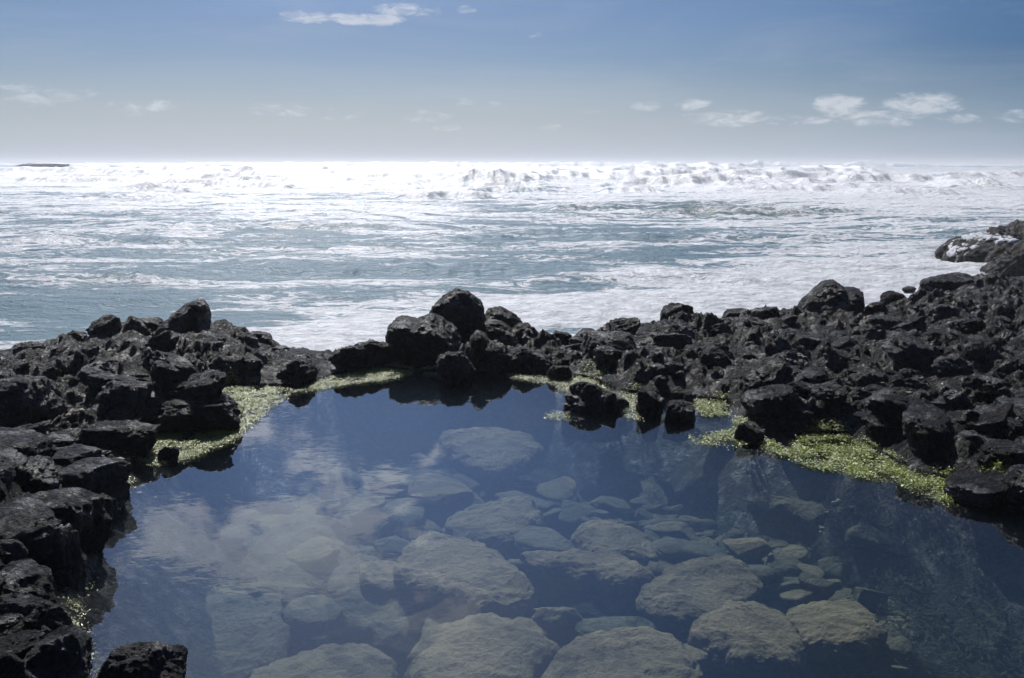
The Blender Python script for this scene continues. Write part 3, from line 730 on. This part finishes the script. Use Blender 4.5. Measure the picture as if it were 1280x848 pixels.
# ------------------------------------------------------------------ loose rubble over the shore: shared shapes, individual objects
random.seed(4)
rub = []
for k in range(14):
    p, f = rock_shape(5, 300 + k, crag=.20, planes=7, boxy=1 if k % 3 == 0 else 0)
    p = fit(p, 1, 1, 1); me = mesh_from('rock', p, f); me.materials.append(M_rock_pale if k % 4 == 1 else M_rock); rub.append(me)
zones = [('left', -25, 420, 425, 860, 150, 'loose jagged dark rock on the left shore between the larger boulders', 'loose rocks on the left shore'),
         ('right', 700, 1330, 385, 620, 210, 'loose jagged dark rock on the right shore slope between the larger boulders', 'loose rocks on the right shore')]
for zn, ua, ub, va, vb_, cnt, lab, grp in zones:
    n = 0; tries = 0
    while n < cnt and tries < 6000:
        tries += 1
        u, v = random.uniform(ua, ub), random.uniform(va, vb_)
        x, y = at(u, v, .15)
        S = float(sdist(np.array([x]), np.array([y]))[0])
        if S < .12 or y > 12.5: continue
        z = float(shore_z([x], [y], True)[0])
        if z < -.05: continue
        s = random.choice([.09, .12, .15, .2, .28, .42]) * random.uniform(.8, 1.2) * (.75 if y < 6 else 1.0)
        size = 'hand sized' if s < .125 else 'bucket sized' if s < .24 else 'big'
        tone = 'greyer' if (n % 14) % 4 == 1 else 'black'
        if zn == 'left': where = 'on the crest of the left ridge' if v < 455 else 'on the left shore level with the pale algae' if v < 560 else 'on the left bank nearest the viewer'
        else: where = 'along the crest of the right shore' if v < 430 else 'halfway up the right shore slope' if v < 505 else 'low on the right shore by the green algae'
        lab = size + ' ' + tone + ' jagged loose rock ' + where; grp = size + ' ' + tone + ' loose rocks ' + where
        o = link('rock', rub[n % 14], None, lab, 'rock', grp, loc=(x, y, z + s * .02))
        o.scale = (s * random.uniform(.8, 1.4), s * random.uniform(.8, 1.2), s * random.uniform(.55, .9))
        o.rotation_euler = (random.uniform(-.4, .4), random.uniform(-.4, .4), random.uniform(0, 6.28)); n += 1

# ------------------------------------------------------------------ stones on the pool floor
ZS = -.36
PLAN = {1: [(552, 545), (600, 539), (655, 540), (675, 560), (655, 574), (625, 586), (590, 578), (560, 562)],
        2: [(558, 642), (575, 622), (610, 615), (670, 620), (686, 635), (662, 648), (625, 659), (590, 657)],
        4: [(719, 652), (745, 639), (775, 644), (815, 665), (830, 682), (800, 692), (750, 688), (725, 674)],
        5: [(494, 692), (528, 673), (562, 670), (610, 688), (652, 710), (670, 735), (655, 750), (610, 752), (560, 744), (508, 724)],
        6: [(416, 680), (450, 670), (490, 683), (507, 705), (514, 735), (502, 760), (470, 764), (440, 747), (418, 715)],
        7: [(646, 692), (680, 684), (740, 687), (800, 694), (824, 706), (800, 718), (740, 714), (690, 708)],
        8: [(800, 737), (823, 705), (858, 690), (932, 688), (953, 712), (937, 742), (905, 769), (868, 760), (818, 745)],
        10: [(508, 800), (523, 776), (560, 768), (682, 773), (700, 790), (677, 825), (642, 860), (560, 872), (518, 852)],
        11: [(260, 850), (298, 813), (350, 788), (420, 774), (472, 780), (503, 808), (510, 850), (502, 895), (300, 905)],
        12: [(672, 857), (698, 813), (760, 788), (810, 780), (857, 798), (875, 815), (852, 862), (800, 905), (690, 905)],
        14: [(864, 795), (898, 763), (940, 748), (987, 763), (1011, 790), (992, 815), (940, 821), (888, 812)],
        15: [(984, 770), (1020, 748), (1070, 750), (1100, 775), (1097, 803), (1040, 807), (998, 797)],
        19: [(932, 604), (960, 595), (1000, 606), (1050, 632), (1022, 640), (968, 628)],
        23: [(218, 760), (240, 722), (280, 700), (330, 712), (350, 745), (345, 790), (290, 806), (240, 800)],
        25: [(300, 665), (330, 635), (380, 628), (425, 650), (420, 690), (370, 702), (320, 698)]}
subm = [((552, 540, 673, 585), 'pale flat slab under the water nearest the far shore', 1, 0), ((560, 616, 684, 662), 'broad pale slab under the middle of the pool', 2, 0),
        ((642, 642, 722, 688), 'dim grey slab between two paler ones in mid pool', 3, 1), ((720, 640, 828, 692), 'creased pale slab left of the submerged cobbles', 4, 0),
        ((494, 670, 670, 752), 'largest smooth pale slab left of centre under the water', 5, 0), ((412, 672, 512, 765), 'dim slab at the left end of the largest smooth slab', 6, 1),
        ((648, 684, 822, 716), 'long thin pale slab with a dark hollow beneath it', 7, 0), ((802, 690, 952, 768), 'large pale angular slab right of centre under the water', 8, 0),
        ((658, 738, 742, 782), 'small rounded boulder between the long thin slab and the bottom slabs', 9, 0), ((510, 768, 697, 868), 'deep block with a lit top at the bottom centre', 10, 0),
        ((262, 774, 505, 890), 'wide ribbed slab at the bottom left of the pool', 11, 0), ((674, 780, 872, 880), 'broad mottled slab at the bottom, right of the deep block', 12, 0),
        ((718, 750, 824, 798), 'greenish rough stone above the broad mottled slab', 13, 2), ((866, 750, 1010, 818), 'lumpy pale boulder right of the broad mottled slab', 14, 0),
        ((986, 750, 1100, 804), 'pale split boulder beside the submerged green weed', 15, 0), ((1064, 712, 1110, 750), 'rounded single stone above the pale split boulder', 16, 1),
        ((838, 792, 888, 832), 'small pale stone at the right end of the broad mottled slab', 17, 0), ((934, 597, 1048, 636), 'long diagonal slab under the water off the right shore', 19, 1),
        ((1056, 650, 1152, 700), 'dim ribbed slab deep on the right', 20, 1), ((1066, 640, 1176, 672), 'thin dim slab behind the ribbed one on the right', 21, 1),
        ((222, 700, 350, 805), 'cloudy pale boulder low on the left side of the pool', 23, 1), ((350, 716, 430, 768), 'mottled stone left of the dim slab', 24, 1),
        ((300, 630, 425, 700), 'blurred pale slab under the cloud reflection on the left', 25, 1), ((508, 586, 592, 632), 'small slab upper left of the broad mid pool slab', 26, 0),
        ((905, 665, 962, 690), 'flat small slab in the cobble field', 27, 0), ((1000, 700, 1042, 730), 'oval stone right of the large angular slab', 28, 1),
        ((420, 590, 500, 640), 'dim slab under the cloud reflection near the far shore', 29, 1), ((138, 748, 176, 840), 'upright greenish stone by the left bank under water', 30, 2),
        ((400, 640, 500, 676), 'dim stone above the left end of the largest smooth slab', 31, 1)]
for (u0, v0, u1, v1), lab, sd_, kind in subm:
    x0, yf = at(u0, v1, ZS - .08); x1, _ = at(u1, v1, ZS - .08); _, yb = at(u0, v0, ZS)
    ym = (yf + yb) / 2; x0 *= ym / yf; x1 *= ym / yf
    rx = random.Random(sd_)
    p, f = rock_shape(5 if sd_ not in (5, 10, 11, 12, 8, 14) else 6, 500 + sd_, planes=9, crag=.07, boxy=1 if sd_ in (5, 7, 8, 10, 11, 12, 2, 4, 1) else 0)
    thick = .15 if sd_ not in (9, 16, 10) else .38
    if sd_ in PLAN:
        pl = np.array([at(u, v, ZS) for u, v in PLAN[sd_]]); cc = pl.mean(0); q = pl - cc
        vv, f = ico(6); an = np.arctan2(q[:, 1], q[:, 0]); o_ = np.argsort(an)
        ph = np.arctan2(vv[:, 1], vv[:, 0]); rr = np.interp(ph, an[o_], np.hypot(q[:, 0], q[:, 1])[o_], period=2 * math.pi)
        cb = np.hypot(vv[:, 0], vv[:, 1]); sz = np.sign(vv[:, 2]) * np.abs(vv[:, 2]) ** .7
        rr = rr * (.98 + .20 * fbm(np.stack([np.cos(ph) * 2.0, np.sin(ph) * 2.0, vv[:, 2] * .6 + sd_ * 7.7], 1), 5, .6))
        under = np.where(vv[:, 2] < 0, 1 + .28 * vv[:, 2], 1.0)          # undercut below the rim
        w3 = np.stack([rr * np.cos(ph) * cb ** .42 * under, rr * np.sin(ph) * cb ** .42 * under, sz * thick * .6], 1)
        nq = w3 + sd_ * 3.1
        w3[:, 2] += (.045 * fbm(nq * 1.6, 4, .5) + .035 * fbm(nq * np.array([2.2, 4.5, 1]), 5, .6, True) + .012 * fbm(nq * 13, 4, .6)) * sstep(vv[:, 2], -.1, .25)
        w3[:, 0] += .05 * fbm(nq * 3 + 5, 4); w3[:, 1] += .06 * fbm(nq * 3 + 15, 4)
        w3[:, 2] += (rx.uniform(-.10, .10) * w3[:, 0] + rx.uniform(-.04, .12) * w3[:, 1])
        link('submerged_stone', mesh_from('submerged_stone', w3, f), [M_silt, M_silt_grey, M_silt_green][kind], lab, 'submerged stone', loc=(cc[0], cc[1], ZS - thick * .6 + (rx.uniform(-.09, .04) if u0 > 430 else -.16)))
        continue
    p = fit(p, x1 - x0, max(yb - yf, .25), thick)
    top = ZS + rx.uniform(-.08, .02) - (.12 if u0 < 430 else 0)
    link('submerged_stone', mesh_from('submerged_stone', p, f), [M_silt, M_silt_grey, M_silt_green][kind], lab, 'submerged stone', loc=((x0 + x1) / 2, ym, top - thick / 2))
cob = []
for k in range(12):
    p, f = rock_shape(4, 700 + k, crag=.03, planes=14); me = mesh_from('cobble', fit(p, 1, 1, 1), f, True); me.materials.append([M_silt_grey, M_silt, M_silt_grey][k % 3]); cob.append(me)
for (ua, ub, va, vb_, cnt, s0, s1, lab, grp) in [
        (735, 1020, 588, 705, 215, .06, .15, 'small grey cobble in the sunken field of cobbles right of mid pool', 'cobbles in the field right of mid pool'),
        (945, 1130, 680, 752, 42, .07, .18, 'cobble lying right of the large pale angular slab under water', 'cobbles right of the large angular slab'),
        (985, 1125, 806, 866, 26, .08, .16, 'pale cobble at the bottom edge right of centre', 'cobbles at the bottom right of the pool'),
        (880, 975, 815, 850, 8, .06, .12, 'pale cobble at the bottom edge under the lumpy pale boulder', 'cobbles under the lumpy pale boulder'),
        (1040, 1270, 640, 720, 26, .10, .24, 'dim stone on the pool floor near the right shore', 'dim stones near the right shore'),
        (250, 860, 600, 800, 60, .16, .42, 'half buried stone in a gap between the big pale slabs', 'half buried stones between the slabs'),
        (860, 1120, 690, 850, 26, .12, .30, 'half buried stone on the pool floor around the lumpy pale boulder', 'half buried stones on the right of the pool floor'),
        (340, 640, 560, 700, 24, .12, .26, 'blurred stone on the pool floor in the upper left of the pool', 'blurred stones in the upper left of the pool')]:
    for k in range(cnt):
        for _ in range(40):
            x, y = at(random.uniform(ua, ub), random.uniform(va, vb_), -.6)
            if sdist(np.array([x]), np.array([y]))[0] < -.80: break
        else: continue
        s = random.uniform(s0, s1); tag_ = ('larger ' if s > (s0 + s1) / 2 else 'smaller ') + ('pale ' if (k % 12) % 3 == 1 else 'grey ')
        kd = 'cobble' if s1 < .2 else 'sunken_stone'
        o = link(kd, cob[k % 12], None, tag_ + lab.replace('small grey ', '').replace('pale cobble', 'cobble').replace('dim stone', 'stone').replace('blurred stone', 'stone'), kd.replace('_', ' '), tag_ + grp, loc=(x, y, float(shore_z([x], [y], False)[0]) + s * .22 + random.uniform(.02, .14) + (.10 if va >= 800 else .07 if ua == 740 else 0)))
        o.scale = (s * random.uniform(1, 1.8), s * random.uniform(.8, 1.3), s * random.uniform(.35, .6)); o.rotation_euler = (random.uniform(-.3, .3), random.uniform(-.3, .3), random.uniform(0, 6.28))

# ------------------------------------------------------------------ green algae
def inpoly(x, y, poly): return sdist(x, y, poly) < 0
def algae(name, patches, label, per_m2, size, mats, zoff=0.0, lift=.03, seed=5, thresh=.42, follow=True):
    rs = np.random.RandomState(seed); V = []; F = []; C = []; nv = 0
    for px, dens in patches:
        poly = np.array([at(u, v, zoff) for u, v in px]); lo, hi = poly.min(0), poly.max(0)
        n = int((hi[0] - lo[0]) * (hi[1] - lo[1]) * per_m2 * dens)
        x = rs.uniform(lo[0], hi[0], n); y = rs.uniform(lo[1], hi[1], n)
        jx = x + rs.normal(size=n) * .02; jy = y + rs.normal(size=n) * .03
        nz = fbm(np.stack([x * 7, y * 5, 0 * x], 1), 4) * .5 + .5
        ok = (sdist(x, y, poly) < .06 * (nz - .6)) & (nz > thresh + rs.normal(size=n) * .04)
        x, y, nz = jx[ok], jy[ok], nz[ok]; n = len(x)
        if n == 0: continue
        z = np.full(n, zoff) 
        if follow: z = np.maximum(z, shore_z(x, y, True))
        z = z + rs.uniform(0, lift, n) * (nz * 1.4) + .003
        a = rs.uniform(0, 2 * math.pi, n); L_ = size * rs.uniform(.5, 1.6, n); W = L_ * rs.uniform(.15, .45, n); til = rs.uniform(-.45, .45, n); til2 = rs.uniform(-.5, .5, n)
        ux, uy, uz = np.cos(a) * np.cos(til), np.sin(a) * np.cos(til), np.sin(til)
        vx, vy, vz = -np.sin(a) * np.cos(til2), np.cos(a) * np.cos(til2), np.sin(til2)
        c = np.stack([x, y, z], 1); U = np.stack([ux, uy, uz], 1) * L_[:, None] / 2; Vv = np.stack([vx, vy, vz], 1) * W[:, None] / 2
        q = np.stack([c - U - Vv * .4, c - Vv, c + U * .6 - Vv * .6, c + U + Vv * .3, c + Vv, c - U * .7 + Vv * .6], 1)
        V.append(q.reshape(-1, 3)); F.append(np.arange(n * 6).reshape(n, 6) + nv); nv += n * 6
        C.append(np.repeat(np.clip(nz * .9 - .15 + rs.normal(size=n) * .13, 0, 1), 6))
    me = mesh_from(name, np.vstack(V), np.vstack(F), False)
    at_ = me.attributes.new('tone', 'FLOAT', 'POINT'); at_.data.foreach_set('value', np.concatenate(C).astype(np.float32))
    link(name, me, mats, label, 'algae', kind='stuff')
def algae_mat(name, dark, light, rough, tl=.25):
    m, g, out = newmat(name)
    p = g.node('ShaderNodeBsdfPrincipled'); t = g.node('ShaderNodeAttribute', attribute_name='tone').outputs['Fac']
    c = g.mix(t, (*dark, 1), (*light, 1)); g.l.new(c, p.inputs['Base Color']); p.inputs['Roughness'].default_value = rough
    p.inputs['Specular IOR Level'].default_value = .8
    geo = g.node('ShaderNodeNewGeometry').outputs['Position']
    g.l.new(g.bump(g.noise(geo, 160, 3), .004, 1), p.inputs['Normal'])
    tr = g.node('ShaderNodeBsdfTranslucent'); g.l.new(c, tr.inputs[0])
    mx = g.node('ShaderNodeMixShader'); mx.inputs[0].default_value = tl; g.l.new(p.outputs[0], mx.inputs[1]); g.l.new(tr.outputs[0], mx.inputs[2])
    g.l.new(mx.outputs[0], out.inputs[0]); return m
M_al = algae_mat('green_algae', (.13, .17, .012), (.46, .55, .05), .30)
M_alp = algae_mat('glitter_pale_algae', (.22, .26, .08), (.66, .72, .36), .18)  # pale fringe, its light tone raised to suggest sun glitter
P_left = [(205, 492), (245, 486), (300, 482), (368, 488), (335, 505), (315, 530), (290, 550), (245, 572), (205, 582), (170, 577), (178, 560), (192, 548), (200, 536), (270, 538), (304, 524), (292, 505), (225, 500)]
P_strip = [(362, 492), (410, 474), (455, 461), (500, 455), (518, 468), (482, 476), (440, 481), (400, 488)]
algae('algae', [(P_left, .9), (P_strip, .6),
                ([(940, 540), (985, 566), (1006, 545), (1050, 540), (1090, 560), (1130, 584), (1172, 598), (1196, 606), (1186, 632), (1150, 612), (1100, 601), (1050, 592), (1000, 583), (955, 562)], 1.1),
                ([(865, 502), (905, 500), (915, 520), (880, 522)], 1.0), ([(858, 546), (930, 540), (935, 558), (870, 556)], .9), ([(915, 520), (945, 528), (935, 545), (915, 540)], .8),
                ([(735, 468), (760, 474), (745, 486), (700, 482), (690, 470)], .6), ([(1225, 606), (1275, 604), (1270, 618), (1235, 618)], .9)],
      'vivid green algae mats along the waterline among the dark rocks', 26000, .018, M_al, lift=.03, thresh=.47)
algae('algae', [(P_left, .5), (P_strip, .8), ([(318, 500), (372, 487), (330, 520), (300, 548), (240, 575), (200, 584), (170, 578), (240, 565), (290, 545)], 1.3),
                ([(528, 460), (566, 458), (562, 470), (530, 470)], 1.3), ([(628, 466), (690, 474), (690, 482), (640, 474)], 1.2), ([(690, 474), (760, 484), (758, 492), (700, 490)], 1.3),
                ([(683, 518), (712, 516), (714, 525), (684, 525)], 1.3), ([(775, 490), (800, 488), (800, 527), (782, 524)], 1.2),
                ([(1010, 575), (1090, 592), (1160, 612), (1184, 634), (1120, 608), (1040, 592)], .5), ([(860, 548), (930, 552), (928, 560), (865, 557)], .8),
                ([(122, 590), (168, 600), (160, 618), (128, 612)], 1.2), ([(138, 618), (152, 622), (150, 642), (136, 640)], 1.1), ([(100, 712), (116, 714), (112, 745), (98, 742)], 1.1),
                ([(86, 758), (106, 760), (108, 812), (88, 806)], 1.3), ([(100, 805), (118, 810), (116, 850), (100, 846)], 1.1)],
      'pale glistening algae and froth fringe at the edge of the pool', 15000, .013, M_alp, lift=.02, seed=9, thresh=.38)
algae('submerged_weed', [([(1090, 715), (1180, 690), (1300, 700), (1330, 848), (1130, 848), (1090, 800)], 1.0)],
      'dim green weed growing on the pool floor at the lower right', 4500, .034, algae_mat('sunken_weed', (.010, .018, .005), (.035, .06, .014), .95), zoff=-.56, lift=.16, seed=12, thresh=.50, follow=False)

# ------------------------------------------------------------------ small things
def stick():
    a = np.array([*at(700, 437, .12), height_at(at(700, 437, .12)[1], 437)]); b = np.array([a[0] + .42, a[1] + .12, a[2] + .075])
    pts = [a + (b - a) * t + np.array([0, 0, .012 * math.sin(t * 5)]) for t in np.linspace(0, 1, 9)]
    cu = bpy.data.curves.new('driftwood_stick', 'CURVE'); cu.dimensions = '3D'; cu.bevel_depth = .012; cu.bevel_resolution = 3; cu.use_fill_caps = True
    s = cu.splines.new('POLY'); s.points.add(len(pts) - 1)
    for i, p in enumerate(pts): s.points[i].co = (*p, 1); s.points[i].radius = 1.1 - .08 * i + .1 * math.sin(i * 2.1)
    tmp = bpy.data.objects.new('tmp', cu); col.objects.link(tmp)
    me = bpy.data.meshes.new_from_object(tmp); bpy.data.objects.remove(tmp)
    m = silt_mat('bleached_wood', (.33, .31, .28), (.42, .40, .37), (.2, .18, .15))
    me.materials.clear(); link('driftwood_stick', me, m, 'thin bleached stick lying across dark rocks right of the central pile', 'driftwood')
stick()
def debris():
    rs = np.random.RandomState(3); v0, f0 = ico(2); V = []; F = []; n = 0
    for (u, v, su, sv, cnt) in [(1072, 470, 16, 8, 70), (1110, 486, 30, 6, 35), (1185, 388, 4, 3, 6), (880, 474, 4, 3, 5), (1040, 540, 18, 8, 22), (140, 545, 30, 10, 25), (60, 520, 40, 12, 20)]:
        for k in range(cnt):
            x, y = at(u + rs.normal() * su * .7, v + rs.normal() * sv * .7, .25); s = rs.uniform(.008, .022)
            for _ in range(3):
                z = float(shore_z([x], [y], True)[0]); 
            V.append(v0 * np.array([s * rs.uniform(.8, 1.8), s, s * .6]) * (1 + .2 * rs.normal(size=(len(v0), 1))) + np.array([x, y, z + s * .4])); F.append(f0 + n); n += len(v0)
    m = silt_mat('shell_bits', (.32, .27, .17), (.55, .50, .38), (.2, .15, .1))
    link('shell_debris', mesh_from('shell_debris', np.vstack(V), np.vstack(F)), m, 'cream shell and pebble debris caught in hollows of the rock', 'shell debris', kind='stuff')
debris()
